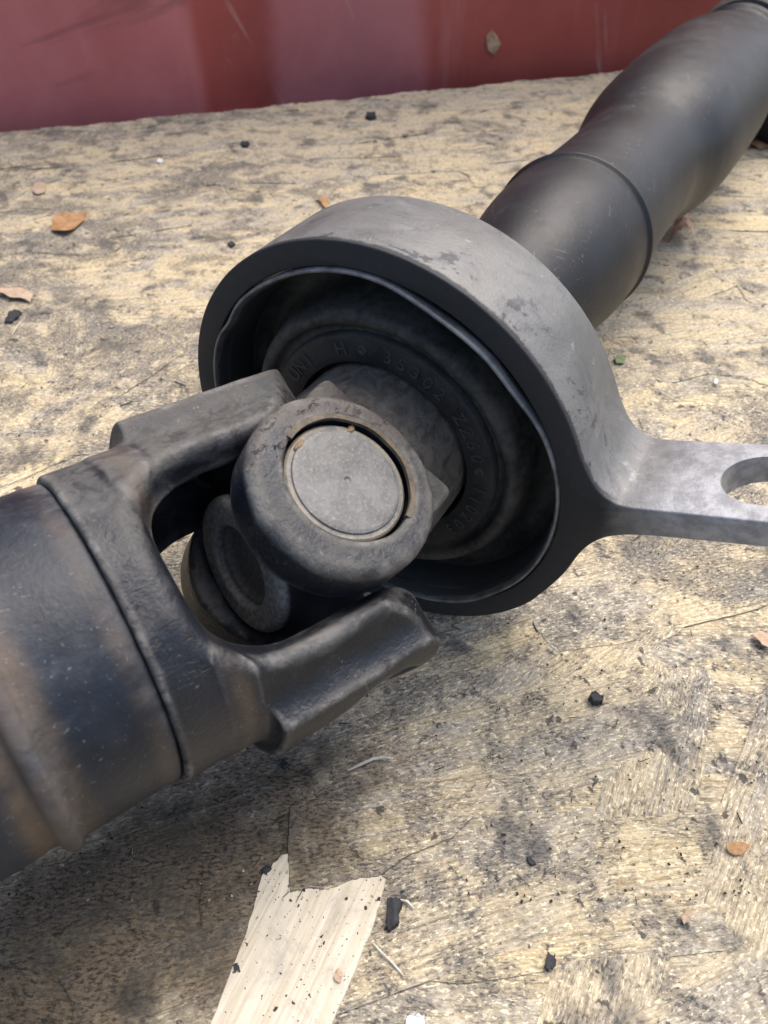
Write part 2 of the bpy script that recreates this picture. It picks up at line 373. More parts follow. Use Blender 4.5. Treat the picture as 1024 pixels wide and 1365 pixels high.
M = dict(
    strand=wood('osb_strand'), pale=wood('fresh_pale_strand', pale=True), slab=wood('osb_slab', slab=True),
    tube=forged('painted_tube', (.0055, .0078, .0125), (.078, .084, .094), .34, .20, (.42, .72), .2, 0, False, bands=[(.0690, .007, .24), (.0465, .005, .16), (.11, .02, -.05)], bd=.0003, rbands=[(.0722, .0055, 1.0), (.0655, .0045, .6), (.0490, .0035, .5)]),
    yoke=forged('forged_front_yoke', (.0060, .0070, .0095), (.105, .102, .096), .20, .12, (.36, .8), .6, 2.0, bands=[(.004, .026, .07)], zdust=(-.02, .034, -.05, .20), rbands=[(.0325, .0035, .6)]),
    ryoke=forged('forged_rear_yoke', (.012, .0135, .018), (.135, .127, .110), .20, .22, (.36, .8), 1.3, 5.0, bands=[(.036, .022, .62)], bd=.0008),
    cross=cross_mat(),
    boot=forged('black_rubber_boot', (.0048, .0050, .0064), (.028, .029, .032), .18, .05, (.44, .7), .1, 9.0, False, bd=.00016, spec=.4),
    alloy=alloy(), cap=steel_cap(),
    rubber=simple('dusty_black_rubber', (.015, .0145, .0135), (.075, .069, .059), 70, .68),
    seal=simple('dusty_bearing_seal', (.016, .016, .016), (.038, .037, .034), 160, .58),
    text=simple('raised_lettering', (.030, .029, .027), (.055, .053, .048), 300, .6),
    lip=lip_mat(),
    ring=simple('rusty_snap_ring', (.045, .038, .030), (.16, .125, .085), 200, .6, .2),
    rust=simple('rust_grit', (.16, .10, .055), (.30, .22, .14), 300, .85),
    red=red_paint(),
    leaf=simple('dry_leaf', (.28, .145, .06), (.48, .29, .15), 160, .7, 0, .0003, .25),
    leafp=simple('pale_dry_leaf', (.36, .25, .17), (.52, .40, .29), 160, .75, 0, .0003, .2),
    leaft=simple('tan_dry_leaf', (.40, .23, .14), (.56, .36, .24), 160, .75, 0, .0003, .2),
    green=simple('green_leaf_scrap', (.10, .15, .06), (.22, .27, .13), 200, .7),
    black=simple('black_rubber_crumb', (.012, .012, .014), (.045, .045, .05), 500, .7),
    white=simple('white_crumb', (.62, .61, .60), (.82, .81, .80), 500, .7),
    straw=simple('pale_splinter', (.42, .36, .26), (.70, .66, .58), 300, .6),
    chip=simple('bare_paint_chip', (.30, .16, .08), (.55, .40, .26), 120, .8),
)

# ------------------------------------------------------------------ key frames of the shaft
RC = np.array([-.0036, .1552, H - .1335])                 # centre of the bracket's front face
A, U, V = frame(.5288, 0.0)                               # rear shaft axis
SJ = .038; J = RC - SJ * A                                # centre of the universal joint
ph = math.radians(59.3); TR = math.cos(ph) * U + math.sin(ph) * V
B, _, _ = frame(-2.2242, .0596)                           # front shaft axis, away from the joint
TF = np.cross(B, TR); TF /= np.linalg.norm(TF)
W_REAR = mw(A, np.cross(TR, A), TR, J)                    # x along rear shaft, z along its trunnion
W_FRONT = mw(B, np.cross(TF, B), TF, J)                   # x along front tube, z along its trunnion
W_RING = mw(U, V, -A, RC)                                 # bracket: z towards the viewer side
W_AX = mw(A, U, V, RC)                                    # lathe parts on the bearing: x = depth

# ------------------------------------------------------------------ wooden board
E0, E1 = on_board(0, 175), on_board(840, 92)
ed = (E1 - E0) / np.linalg.norm(E1 - E0); en = np.array([-ed[1], ed[0], 0])
ZB = -.0013
def board_mesh():
    L0, L1 = -.35, .85; n = 700
    bm = bmesh.new(); top = []; 
    back = []
    for i in range(n + 1):
        t = L0 + (L1 - L0) * i / n
        p = E0 + ed * t + en * (.0016 * math.sin(t * 61) + .0012 * math.sin(t * 173 + 1) + rng.uniform(-.0016, .0016))
        back.append(p)
    near = [E0 + ed * L1 - en * .80, E0 + ed * L0 - en * .80]
    loop = back + near
    vt = [bm.verts.new((p[0], p[1], ZB)) for p in loop]; vb = [bm.verts.new((p[0], p[1], ZB - .018)) for p in loop]
    bm.faces.new(vt); bm.faces.new(vb[::-1]); m = len(loop)
    for i in range(m): bm.faces.new((vt[i], vb[i], vb[(i + 1) % m], vt[(i + 1) % m]))
    bmesh.ops.recalc_face_normals(bm, faces=bm.faces)
    me = bpy.data.meshes.new('strand_board'); bm.to_mesh(me); bm.free(); return me
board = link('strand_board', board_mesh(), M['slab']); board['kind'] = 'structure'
tag(board, 'weathered oriented strand board with grey grime and dark grease stains')

def strand_mesh(L, Wd, seed):
    r = random.Random(seed); n = 9
    def side(sg):
        out = []
        for i in range(n + 1):
            t = i / n; ta = 1 - .30 * abs(2 * t - 1) ** 3 * r.random()
            out.append(((t - .5) * L, sg * (Wd / 2 * ta + r.uniform(-.0006, .0006))))
        return out
    a = side(1); b = side(-1)[::-1]
    e = lambda p, q, k: [(p[0] + (q[0] - p[0]) * t + r.uniform(-.004, .004), p[1] + (q[1] - p[1]) * t) for t in (np.arange(1, k) / k)]
    loop = a + e(a[-1], b[0], 5) + b + e(b[-1], a[0], 5)
    bm = bmesh.new(); th = .00060 if seed % 3 == 0 else .00030
    vt = [bm.verts.new((x, y, 0)) for x, y in loop]; rp = .0010 if seed % 3 == 0 else .0028
    vb = [bm.verts.new((x + math.copysign(rp * .6, x), y + math.copysign(rp, y), -th)) for x, y in loop]
    bm.faces.new(vt); m = len(loop)
    for i in range(m): bm.faces.new((vt[i], vb[i], vb[(i + 1) % m], vt[(i + 1) % m]))
    bmesh.ops.recalc_face_normals(bm, faces=bm.faces)
    if bm.faces[0].normal.z < 0: bmesh.ops.reverse_faces(bm, faces=bm.faces)
    me = bpy.data.meshes.new('strand'); bm.to_mesh(me); bm.free(); me.materials.append(M['strand']); return me
SM = [strand_mesh(rng.uniform(.07, .15), rng.uniform(.016, .034), 100 + i) for i in range(14)]
spots = []
for gy in np.arange(.045, .82, .030):
    half = .06 + gy * .62
    for gx in np.arange(-half, half, .058):
        spots.append((gx + rng.uniform(-.03, .03), gy + rng.uniform(-.016, .016)))
spots = [p for p in spots if (np.array([p[0], p[1], 0]) - E0) @ en < -.030]
rng.shuffle(spots); spots.sort(key=lambda p: 0)
spots = sorted(spots, key=lambda p: p[1])[:300]; rng.shuffle(spots)
for i, (x, y) in enumerate(spots):
    an = rng.gauss(.22, .26) if y > .22 else rng.gauss(.42, .30)
    if rng.random() < .05: an += .9
    if y > .55: an = rng.gauss(.25, .12)
    z = ZB + .0004 + .0006 * i / len(spots)
    wm = Matrix.Translation((x, y, z)) @ Matrix.Rotation(an, 4, 'Z') @ Matrix.Rotation(rng.gauss(0, .002), 4, 'X') @ Matrix.Rotation(rng.gauss(0, .0006), 4, 'Y')
    link('strand', SM[rng.randrange(len(SM))], None, board, wm)
def outline_slab(name, pts, z, th, mat, parent=None, jag=.0004, sub=10, dome=0.0):
    P = [on_board(*p)[:2] for p in pts]; c = np.mean(P, 0); loop = []
    for i in range(len(P)):
        a, b = P[i], P[(i + 1) % len(P)]; n = max(1, sub)
        for t in range(n):
            q = a + (b - a) * t / n
            if t: q = q + nr.uniform(-jag, jag, 2)
            loop.append(q - c)
    bm = bmesh.new(); vt = [bm.verts.new((x, y, 0)) for x, y in loop]; vb = [bm.verts.new((x * 1.01, y * 1.01, -th)) for x, y in loop]
    f = bm.faces.new(vt); bm.normal_update()
    m = len(loop)
    for i in range(m): bm.faces.new((vt[i], vb[i], vb[(i + 1) % m], vt[(i + 1) % m]))
    bm.faces.new(vb[::-1])
    bmesh.ops.recalc_face_normals(bm, faces=bm.faces)
    me = bpy.data.meshes.new(name); bm.to_mesh(me); bm.free()
    return me, c
# the bare pale strand in the foreground and its overlapping end
an = math.atan2(*(on_board(455, 1180)[:2] - on_board(350, 1400)[:2])[::-1])
def place_slab(name, pts, z, th, mat, jag, rot=None):
    me, c = outline_slab(name, pts, z, th, mat, jag=jag)
    r = rot if rot is not None else 0
    me.transform(Matrix.Rotation(-r, 4, 'Z'))
    o = link(name, me, mat, board, Matrix.Translation((c[0], c[1], z)) @ Matrix.Rotation(r, 4, 'Z')); return o
o = place_slab('strand', [(349, 1168), (376, 1140), (420, 1130), (470, 1130), (514, 1172), (498, 1232), (430, 1395), (420, 1460), (230, 1460), (278, 1372), (330, 1240)], .00010, .0006, M['pale'], .0002, an)
o['label'] = 'bare pale strand with black specks'
place_slab('strand', [(388, 1075), (384, 1130), (388, 1190), (410, 1184), (438, 1186), (470, 1172), (505, 1168), (545, 1140), (600, 1118), (630, 1090), (560, 1050), (470, 1062)], .00050, .0005, M['strand'], .00018, .2)

# ------------------------------------------------------------------ container wall
def wall_mesh():
    off = .022
    prof = [(-.45, 0), (.150, 0), (.213, .030), (.288, .030), (.352, 0), (.80, 0), (.87, .03)]
    z0, z1 = -.25, .55; bm = bmesh.new(); zs = np.linspace(z0, z1, 9); rows = []
    fine = []
    for i in range(len(prof) - 1):
        for t in range(8):
            a, b = np.array(prof[i]), np.array(prof[i + 1]); fine.append(a + (b - a) * t / 8)
    fine.append(np.array(prof[-1])); fine = np.array(fine)
    sm = fine.copy()
    for _ in range(1): sm[1:-1, 1] = (sm[:-2, 1] + 2 * sm[1:-1, 1] + sm[2:, 1]) / 4
    for th in (0, .002):
        for z in zs:
            rows.append([bm.verts.new(((s), d + off + th, z)) for s, d in sm])
    k = len(zs)
    for L in (0, 1):
        for i in range(k - 1):
            for j in range(len(sm) - 1):
                q = (rows[L * k + i][j], rows[L * k + i][j + 1], rows[L * k + i + 1][j + 1], rows[L * k + i + 1][j]); bm.faces.new(q if L == 0 else q[::-1])
    for j in range(len(sm) - 1):
        bm.faces.new((rows[0][j + 1], rows[0][j], rows[k][j], rows[k][j + 1])); bm.faces.new((rows[k - 1][j], rows[k - 1][j + 1], rows[2 * k - 1][j + 1], rows[2 * k - 1][j]))
    for i in range(k - 1):
        bm.faces.new((rows[i][0], rows[i + 1][0], rows[k + i + 1][0], rows[k + i][0])); bm.faces.new((rows[i + 1][-1], rows[i][-1], rows[k + i][-1], rows[k + i + 1][-1]))
    bmesh.ops.recalc_face_normals(bm, faces=bm.faces)
    me = bpy.data.meshes.new('container_wall'); bm.to_mesh(me); bm.free(); return smooth(me, 50)
W_WALL = mw(ed, en, (0, 0, 1), (E0[0], E0[1], 0))
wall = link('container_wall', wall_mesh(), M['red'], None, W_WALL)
tag(wall, 'scratched dark red corrugated steel wall behind the wooden board', 'wall')
def on_wall(px, py, d=.022):
    return on_plane(px, py, E0 + en * d, en)
def chip(pts):
    P = [np.array(W_WALL.inverted() @ Vector(on_wall(*p))) for p in pts]; c = np.mean(P, 0)
    bm = bmesh.new(); f = [bm.verts.new((p[0] - c[0], -.0010 - .001 * (i % 2), p[2] - c[2])) for i, p in enumerate(P)]; b = [bm.verts.new((p[0] - c[0], -.0002, p[2] - c[2])) for p in P]
    bm.faces.new(f); bm.faces.new(b[::-1])
    for i in range(len(P)): bm.faces.new((f[i], b[i], b[(i + 1) % len(P)], f[(i + 1) % len(P)]))
    bmesh.ops.recalc_face_normals(bm, faces=bm.faces)
    me = bpy.data.meshes.new('paint_flake'); bm.to_mesh(me); bm.free()
    return link('paint_flake', me, M['chip'], wall, W_WALL @ Matrix.Translation(c))
chip([(647, 50), (655, 39), (662, 48), (667, 58), (658, 73), (650, 66)])['label'] = 'flaking patch of bare pale metal'

# ------------------------------------------------------------------ drive shaft
W_SH = Matrix.Translation((RC[0], RC[1], 0))
shaft = link('drive_shaft', None, None, None, W_SH)
tag(shaft, 'worn dark steel drive shaft with universal joint and ring bearing bracket on the board', 'drive shaft')

# front tube with its two beads (x from the joint)
rt = .0346
def ftw(th, x, r): return 0, .00018 * np.sin(3 * th + x * 90) + .00012 * np.sin(7 * th + 40 * x)
prof = [(.0462, rt - .0012), (.0468, rt - .0003), (.0500, rt - .0001), (.0560, rt), (.0645, rt), (.0668, rt + .0002), (.0676, rt + .0013), (.0690, rt + .0016), (.0704, rt + .0010), (.0714, rt - .0009), (.0730, rt - .0012), (.08, rt - .0008), (.12, rt - .0008), (.2, rt - .0008), (.30, rt - .0008)]
me = lathe('front_tube', resample(prof, .0006), 160, ftw); smooth(me)
link('front_tube', me, M['tube'], shaft, W_FRONT)

# front yoke: collar and two thick ears, forged in one piece
def f_yoke(P):
    x, y, z = P[..., 0], P[..., 1], P[..., 2]; az = np.abs(z); rr = np.sqrt(y * y + z * z); ay = np.abs(y)
    body = sd_cyl(P, 0, (0, 0), .0358, .0285, .0463, .0008)
    # each ear: the collar's wall carried on past a wide U cut, narrowing to a blunt chamfered tip
    def tipcut(e, w0, k):
        e = smax(e, -(x + .0154), k)
        e = smax(e, (ay - (x + .0154) * 1.0 - w0) * .7071, k)
        return smax(e, ((.0258 - az) - (x + .0154) * .70) * .82, k)
    ear = smax(smax(rr - .0357, x - .036, .001), .0100 - az, .0030)
    # turned outer land standing proud along the middle of the ear
    land = smax(smax(ay - .0170, rr - .0412, .0012), .024 - az, .001)
    land = smax(land, x - .0272, .0010)
    d = smin(body, tipcut(smin(ear, land, .0042), .0130, .0012), .0015)
    fl = np.clip(ay - .014, 0, .03); qx = np.abs(x + .004) - (.0185 + fl * .30); qz = np.abs(z + .0022) - (.0020 + fl * .42)      # flares outwards
    cut = np.sqrt(np.maximum(qx, 0) ** 2 + np.maximum(qz, 0) ** 2) + np.minimum(np.maximum(qx, qz), 0) - .0160
    d = smax(d, -cut, .0036)
    d = smax(d, -smax(rr - .0262, x - .042, .002), .002)                             # hollow collar
    bore = np.sqrt(x * x + y * y) - .0114
    d = smax(d, -smax(bore, .010 - az, .001), .0006)
    return d + .00007 * np.sin(x * 410 + 3 * np.sin(z * 190)) * np.sin(y * 370 + 2 * np.sin(x * 230)) * np.cos(z * 330)
me = nets('front_yoke', f_yoke, (-.020, -.040, -.044), (.050, .040, .044), .00054)
fy = link('front_yoke', me, M['yoke'], shaft, W_FRONT)

# rear yoke: two round ears on a stub that enters the bearing
def r_yoke(P):
    x, y, z = P[..., 0], P[..., 1], P[..., 2]; az = np.abs(z)
    Q = np.stack([x, y, az], -1)
    boss = sd_cyl(Q, 2, (.0026, 0), .0222, .0165, .0312, .0032)
    slab = sd_box(Q, (.0140, 0, .0195), (.0125, .0200, .0052), .0012)
    ear = smin(boss, slab, .0025)
    base = sd_box(P, (.0222, 0, 0), (.0042, .0200, .0247), .002)
    d = smin(ear, base, .002)
    stub = sd_cyl(P, 0, (0, 0), .0255, .024, .060, .002)
    d = smin(d, stub, .002)
    cut = sd_box(np.stack([x, y * 0, z], -1), (-.006, 0, 0), (.0225, 1, .0165), .009)
    d = smax(d, -cut, .002)
    bore = np.sqrt((x - .0040) ** 2 + y ** 2) - .0152
    d = smax(d, -smax(bore, .010 - az, .001), .0010)
    return d + .00009 * np.sin(x * 390 + 2 * np.sin(z * 210)) * np.sin(y * 410 + 2 * np.sin(x * 250)) * np.cos(z * 310)
me = nets('rear_yoke', r_yoke, (-.0235, -.028, -.033), (.052, .028, .033), .00058)
ry = link('rear_yoke', me, M['ryoke'], shaft, W_REAR)

# cross: hub with a dished face and four trunnions
def crossf(P):
    x, y, z = P[..., 0], P[..., 1], P[..., 2]
    hub = sd_cyl(P, 0, (0, 0), .0172, -.0125, .0152, .0022)
    d = hub
    for ax in (1, 2):
        d = smin(d, sd_cyl(P, ax, (0, 0), .0088, -.027, .027, .001), .005)
    dish = sd_cyl(np.stack([np.abs(x), y, z], -1), 0, (0, 0), .0102, .0112, .024, .0022)
    return smax(d, -dish, .0010)
nx = np.cross(TF, TR); nx /= np.linalg.norm(nx)
if nx @ B < 0: nx = -nx
W_CROSS = mw(nx, np.cross(TR, nx), TR, J)
me = nets('joint_cross', crossf, (-.017, -.030, -.030), (.017, .030, .030), .0006)
cr = link('joint_cross', me, M['cross'], shaft, W_CROSS)

# bearing caps in the four ears, each held by a snap ring
capP = [(0, .0004), (.0006, .0002), (.0012, .0005)]
def cap_mesh():
    pr = [(.0, .0116), (.0006, .0124), (.0006, .0126)]
    th = np.linspace(0, 2 * math.pi, 64, endpoint=False); rows = [(.0002, -.0003), (.0005, -.0002), (.0007, .0), (.0009, .0), (.0060, 0.0), (.0100, .0), (.0102, .0), (.0108, -.00015), (.0110, -.0005), (.0118, -.0005), (.0122, -.0008), (.0124, -.0016), (.0124, -.009)]
    Vv = [np.stack([r * np.cos(th), r * np.sin(th), z + 0 * th], 1) for r, z in rows]; Vv = np.concatenate(Vv); F = [tuple(range(64))]
    for i in range(len(rows) - 1):
        for k in range(64): F.append((i * 64 + k, (i + 1) * 64 + k, (i + 1) * 64 + (k + 1) % 64, i * 64 + (k + 1) % 64))
    return smooth(fix_normals(pydata('bearing_cap', Vv, F)), 35)
CAPM = cap_mesh()
def snap_mesh():
    bm = bmesh.new(); N = 90; rows = []
    for i in range(N + 1):
        t = math.radians(-85 + 180 * i / N) ; wv = .00012 * math.sin(9 * t)
        rows.append([bm.verts.new((r * math.cos(t), r * math.sin(t), z + wv)) for r, z in ((.0127, .0001), (.0127, .0010), (.01375, .0010), (.01375, .0001))])
    for i in range(N):
        for k in range(4): bm.faces.new((rows[i][k], rows[i + 1][k], rows[i + 1][(k + 1) % 4], rows[i][(k + 1) % 4]))
    bm.faces.new(rows[0]); bm.faces.new(rows[-1][::-1]); bmesh.ops.recalc_face_normals(bm, faces=bm.faces)
    me = bpy.data.meshes.new('snap_ring'); bm.to_mesh(me); bm.free(); return smooth(me, 30)
SNAP = snap_mesh()
def rotm(ax, s, z): # cap pose on an ear
    return Matrix.Rotation(math.pi if s < 0 else 0, 4, 'X') @ Matrix.Translation((0, 0, z))
for wm, zc, rz, ks in ((W_REAR @ Matrix.Translation((.0032, 0, 0)), .0303, 0.1, 1.16), (W_FRONT, .0372, 0, .90)):
    for s in (1, -1):
        m4 = wm @ rotm(0, s, zc) @ Matrix.Rotation(rz, 4, 'Z') @ Matrix.Scale(ks, 4)
        cp = link('bearing_cap', CAPM, M['cap'], shaft, m4)
        link('snap_ring', SNAP, M['ring'], cp, m4)
# grit left of the cap's groove on the near ear
def lump(name, r, seed, squash=(1, 1, 1)):
    bm = bmesh.new(); bmesh.ops.create_icosphere(bm, subdivisions=2, radius=r); q = random.Random(seed)
    for v in bm.verts: v.co = Vector((v.co.x * squash[0], v.co.y * squash[1], v.co.z * squash[2])) * q.uniform(.7, 1.15)
    me = bpy.data.meshes.new(name); bm.to_mesh(me); bm.free(); return me
for px, py, r in ((468, 572, .0010), (399, 594, .0012)):
    p = on_plane(px, py, J + TR * .0298, TR)
    link('rust_grit', smooth(lump('rust_grit', r, int(px), (1.6, .8, .5))), M['rust'], ry, Matrix.Translation(p) @ W_REAR.to_3x3().to_4x4())

# cast bracket: ring and arm in one extruded outline, slot cut through the arm
def catmull(P, n=6):
    P = np.array(P, float); out = []
    for i in range(1, len(P) - 2):
        for k in range(n):
            t = k / n; p0, p1, p2, p3 = P[i - 1:i + 3]
            out.append(.5 * ((2 * p1) + (-p0 + p2) * t + (2 * p0 - 5 * p1 + 4 * p2 - p3) * t * t + (-p0 + 3 * p1 - 3 * p2 + p3) * t ** 3))
    return np.array(out)
def bracket_mesh():
    R = .0605; bv = .0005
    arm_b = [(.0521, -.0307), (.0582, -.0165), (.0615, -.0048), (.0650, .0017), (.0697, .0056), (.0746, .0081), (.0807, .0106), (.0984, .0173), (.118, .0247), (.128, .0292)]
    tipp = [(.1300, .0320), (.1285, .0347)]
    arm_t = [(.1260, .0340), (.0963, .0240), (.0787, .0180), (.0690, .0147), (.0655, .0144), (.0622, .0157), (.0600, .0176), (.0578, .0205), (.0551, .0250)]
    pts = arm_b + tipp + arm_t
    a0 = math.atan2(pts[-1][1], pts[-1][0]); a1 = math.atan2(pts[0][1], pts[0][0]) + 2 * math.pi
    cv = catmull([(R * math.cos(a1 - .1), R * math.sin(a1 - .1))] + pts + [(R * math.cos(a0 + .1), R * math.sin(a0 + .1))] + [(0, 0)], 6)[:-6]
    cir = [(R * math.cos(t), R * math.sin(t)) for t in np.linspace(a0, a1, 170)]
    loop = cir[1:-1] + [tuple(p) for p in cv]
    cu = bpy.data.curves.new('bracket', 'CURVE'); cu.dimensions = '2D'; cu.fill_mode = 'BOTH'
    for L in (loop, [(.0540 * math.cos(t), .0540 * math.sin(t)) for t in np.linspace(0, 2 * math.pi, 180, endpoint=False)]):
        sp = cu.splines.new('POLY'); sp.points.add(len(L) - 1)
        for i, p in enumerate(L): sp.points[i].co = (p[0], p[1], 0, 1)
        sp.use_cyclic_u = True
    d = .0287; cu.extrude = d / 2 - bv; cu.bevel_depth = bv; cu.bevel_resolution = 2; cu.offset = -bv
    ob = bpy.data.objects.new('tmp', cu); COL.objects.link(ob)
    dg = bpy.context.evaluated_depsgraph_get(); me = bpy.data.meshes.new_from_object(ob.evaluated_get(dg)); bpy.data.objects.remove(ob)
    bm = bmesh.new(); bm.from_mesh(me); bmesh.ops.remove_doubles(bm, verts=bm.verts, dist=1e-6)
    for v in bm.verts: v.co.z -= d / 2
    bmesh.ops.recalc_face_normals(bm, faces=bm.faces)
    if bm.calc_volume(signed=True) < 0: bmesh.ops.reverse_faces(bm, faces=bm.faces)
    bm.to_mesh(me); bm.free()
    # slot
    sb = bmesh.new(); N = 24; al = math.radians(18.5); ca, sa = math.cos(al), math.sin(al)
    lo = []
    for k in range(N + 1):
        t = math.pi / 2 + math.pi * k / N; lo.append((.0935 + .0091 * math.cos(t), -.0145 + .0091 * math.sin(t)))
    for k in range(N + 1):
        t = -math.pi / 2 + math.pi * k / N; lo.append((.0950 + .0091 * math.cos(t), -.0145 + .0091 * math.sin(t)))
    def at(s, zz, h): return (s * ca - h * sa + .0060, s * sa + h * ca - .0104, zz)
    A_ = [sb.verts.new(at(s, zz, .03)) for s, zz in lo]; B_ = [sb.verts.new(at(s, zz, -.03)) for s, zz in lo]
    sb.faces.new(A_); sb.faces.new(B_[::-1])
    for k in range(len(lo)): sb.faces.new((A_[k], B_[k], B_[(k + 1) % len(lo)], A_[(k + 1) % len(lo)]))
    bmesh.ops.recalc_face_normals(sb, faces=sb.faces)
    if sb.calc_volume(signed=True) < 0: bmesh.ops.reverse_faces(sb, faces=sb.faces)
    sm_ = bpy.data.meshes.new('s'); sb.to_mesh(sm_); sb.free()
    me.transform(Matrix.Scale(100, 4)); sm_.transform(Matrix.Scale(100, 4))
    o1 = bpy.data.objects.new('t1', me); o2 = bpy.data.objects.new('t2', sm_); COL.objects.link(o1); COL.objects.link(o2)
    md = o1.modifiers.new('b', 'BOOLEAN'); md.object = o2; md.operation = 'DIFFERENCE'; md.solver = 'MANIFOLD'
    dg = bpy.context.evaluated_depsgraph_get(); out = bpy.data.meshes.new_from_object(o1.evaluated_get(dg))
    bpy.data.objects.remove(o1); bpy.data.objects.remove(o2); out.transform(Matrix.Scale(.01, 4))
    return smooth(out, 32)
bm_ = bracket_mesh(); bm_.materials.clear()
brk = link('bearing_bracket', bm_, M['alloy'], shaft, W_RING)
brk['label'] = 'grey cast aluminium ring bracket with a slotted arm'

# pressed steel sleeve with its rolled, dented lip (x = depth from the front face)
def lipw(th, x, r):
    t = np.mod(th, 2 * math.pi)
    g = lambda c, wd: np.exp(-(np.angle(np.exp(1j * (t - c))) / wd) ** 2)
    dr = -.0010 * g(2.55, .10) - .0012 * g(1.25, .22) - .0010 * g(.75, .15) + .0003 * np.sin(5 * t) - .0007 * g(5.6, .2)
    dx = -.0007 * g(1.9, .5) + .0004 * np.sin(4 * t + 1) - .0006 * g(1.0, .2)
    f = 1.0 if x < .004 else 0.3
    return dx * f, dr * f
prof = [(.0020, .0539), (-.0002, .0539), (-.0008, .0537), (-.0010, .0534), (-.0008, .0530), (.0002, .0527), (.003, .0520), (.010, .0512), (.019, .0508)]
me = lathe('sleeve', resample(prof, .0005), 200, lipw); smooth(me)
link('sleeve_lip', me, M['lip'], brk, W_AX)
prof = [(.013, .0513), (.015, .0507), (.017, .0500), (.0195, .0475), (.0190, .0450), (.0150, .0432), (.0085, .0422), (.0050, .0412), (.0036, .0396), (.0040, .0380), (.0058, .0370), (.0066, .0360), (.0066, .0348)]
me = lathe('rubber_mount', resample(prof, .0006), 180, lambda th, x, r: (.0003 * np.sin(2 * th + 1), .00015 * np.sin(3 * th))); smooth(me)
link('rubber_mount', me, M['rubber'], brk, W_AX)
# bearing seal with moulded lettering and two drain holes
prof = [(.0080, .0352), (.0046, .0350), (.0040, .0345), (.0040, .0340), (.0040, .0275), (.0043, .0270), (.0075, .0266), (.010, .0262), (.0105, .0250), (.014, .0245)]
seal = link('bearing_seal', smooth(lathe('bearing_seal', prof, 160), 40), M['seal'], shaft, W_AX)
def ring_angle(px, py):
    p = on_plane(px, py, RC + .004 * A, A) - RC; return math.atan2(p @ V, p @ U)
def letter_mesh(ch):
    cu = bpy.data.curves.new('letter', 'FONT'); cu.body = ch; cu.size = .0052; cu.extrude = .00012; cu.bevel_depth = .00004; cu.align_x = 'CENTER'; cu.align_y = 'CENTER'; cu.space_character = 1
    ob = bpy.data.objects.new('tmp', cu); COL.objects.link(ob); dg = bpy.context.evaluated_depsgraph_get()
    me = bpy.data.meshes.new_from_object(ob.evaluated_get(dg)); bpy.data.objects.remove(ob); me.materials.clear(); return me
LET = {}
def word(txt, px, py):
    a0 = ring_angle(px, py); st = .0040 / .0308
    for i, ch in enumerate(txt):
        if ch == ' ': continue
        if ch not in LET: LET[ch] = letter_mesh(ch)
        t = a0 - (i - (len(txt) - 1) / 2) * st
        x = -np.array(A); rad = math.cos(t) * U + math.sin(t) * V; tan = math.sin(t) * U - math.cos(t) * V
        link('letter', LET[ch], M['text'], seal, mw(tan, rad, x, RC + .0308 * rad + .00385 * A))
word('UNI', 402, 489); word('H', 456, 468); word('35302', 551, 503); word('ZZ60', 633, 584); word('110203', 634, 690)
def drain(px, py):
    t = ring_angle(px, py); rad = math.cos(t) * U + math.sin(t) * V; tan = np.cross(A, rad)
    me = lathe('drain_hole', [(-.0001, .00135), (-.0004, .00115), (-.0004, .00090), (.0002, .00085)], 24); smooth(me)
    link('drain_hole', me, M['text'], seal, mw(A, rad, tan, RC + .0308 * rad + .0040 * A))
    dk = lathe('drain_plug', [(-.00015, .0009), (-.00014, .0001)], 24, cap=True)
    link('drain_plug', dk, M['rubber'], seal, mw(A, rad, tan, RC + .0308 * rad + .0040 * A))
drain(483, 468); drain(643, 631)

# rear tube: rubber-like boot with bead, waist, bulge and clamped collar (x = depth along the shaft)
prof = [(.020, .024), (.045, .021), (.070, .0212), (.085, .0222), (.098, .0246), (.110, .0274), (.122, .0298), (.136, .0315), (.150, .0320), (.1542, .0321), (.1548, .0331), (.1556, .0334), (.1564, .0331), (.1570, .0320), (.1580, .0313), (.165, .0311), (.185, .0306), (.210, .0303), (.232, .0304), (.243, .0312), (.252, .0332), (.262, .0360), (.274, .0380), (.290, .0390), (.330, .0390), (.365, .0383), (.395, .0368), (.418, .0346), (.434, .0318), (.446, .0298), (.453, .0291), (.457, .0293), (.4595, .0312), (.4620, .0318), (.4645, .0312), (.467, .0296), (.472, .0294), (.480, .0294)]
me = lathe('rear_tube', resample(prof, .0012), 144, lambda th, x, r: (0, .00025 * np.sin(2 * th + 20 * x) + .0011 * np.sin(3 * th + 1.3) * math.exp(-((x - .36) / .05) ** 2) + .0009 * np.sin(2 * th + .4) * math.exp(-((x - .27) / .03) ** 2) + .0008 * np.sin(5 * th + 26 * x) * math.exp(-((x - .40) / .04) ** 2) - .0005 * np.cos(th - 2.2) ** 8 * math.exp(-((x - .20) / .03) ** 2)), cap=True); smooth(me, 60)
link('rear_tube', me, M['boot'], shaft, W_AX)
prof = [(.4715, .0292), (.4722, .0322), (.4735, .0330), (.4765, .0330), (.478, .0320), (.482, .0318), (.484, .0330), (.490, .0338), (.520, .0342), (.56, .0345), (.72, .0345)]
link('end_collar', smooth(lathe('end_collar', prof, 128, cap=True), 40), M['rubber'], shaft, W_AX)

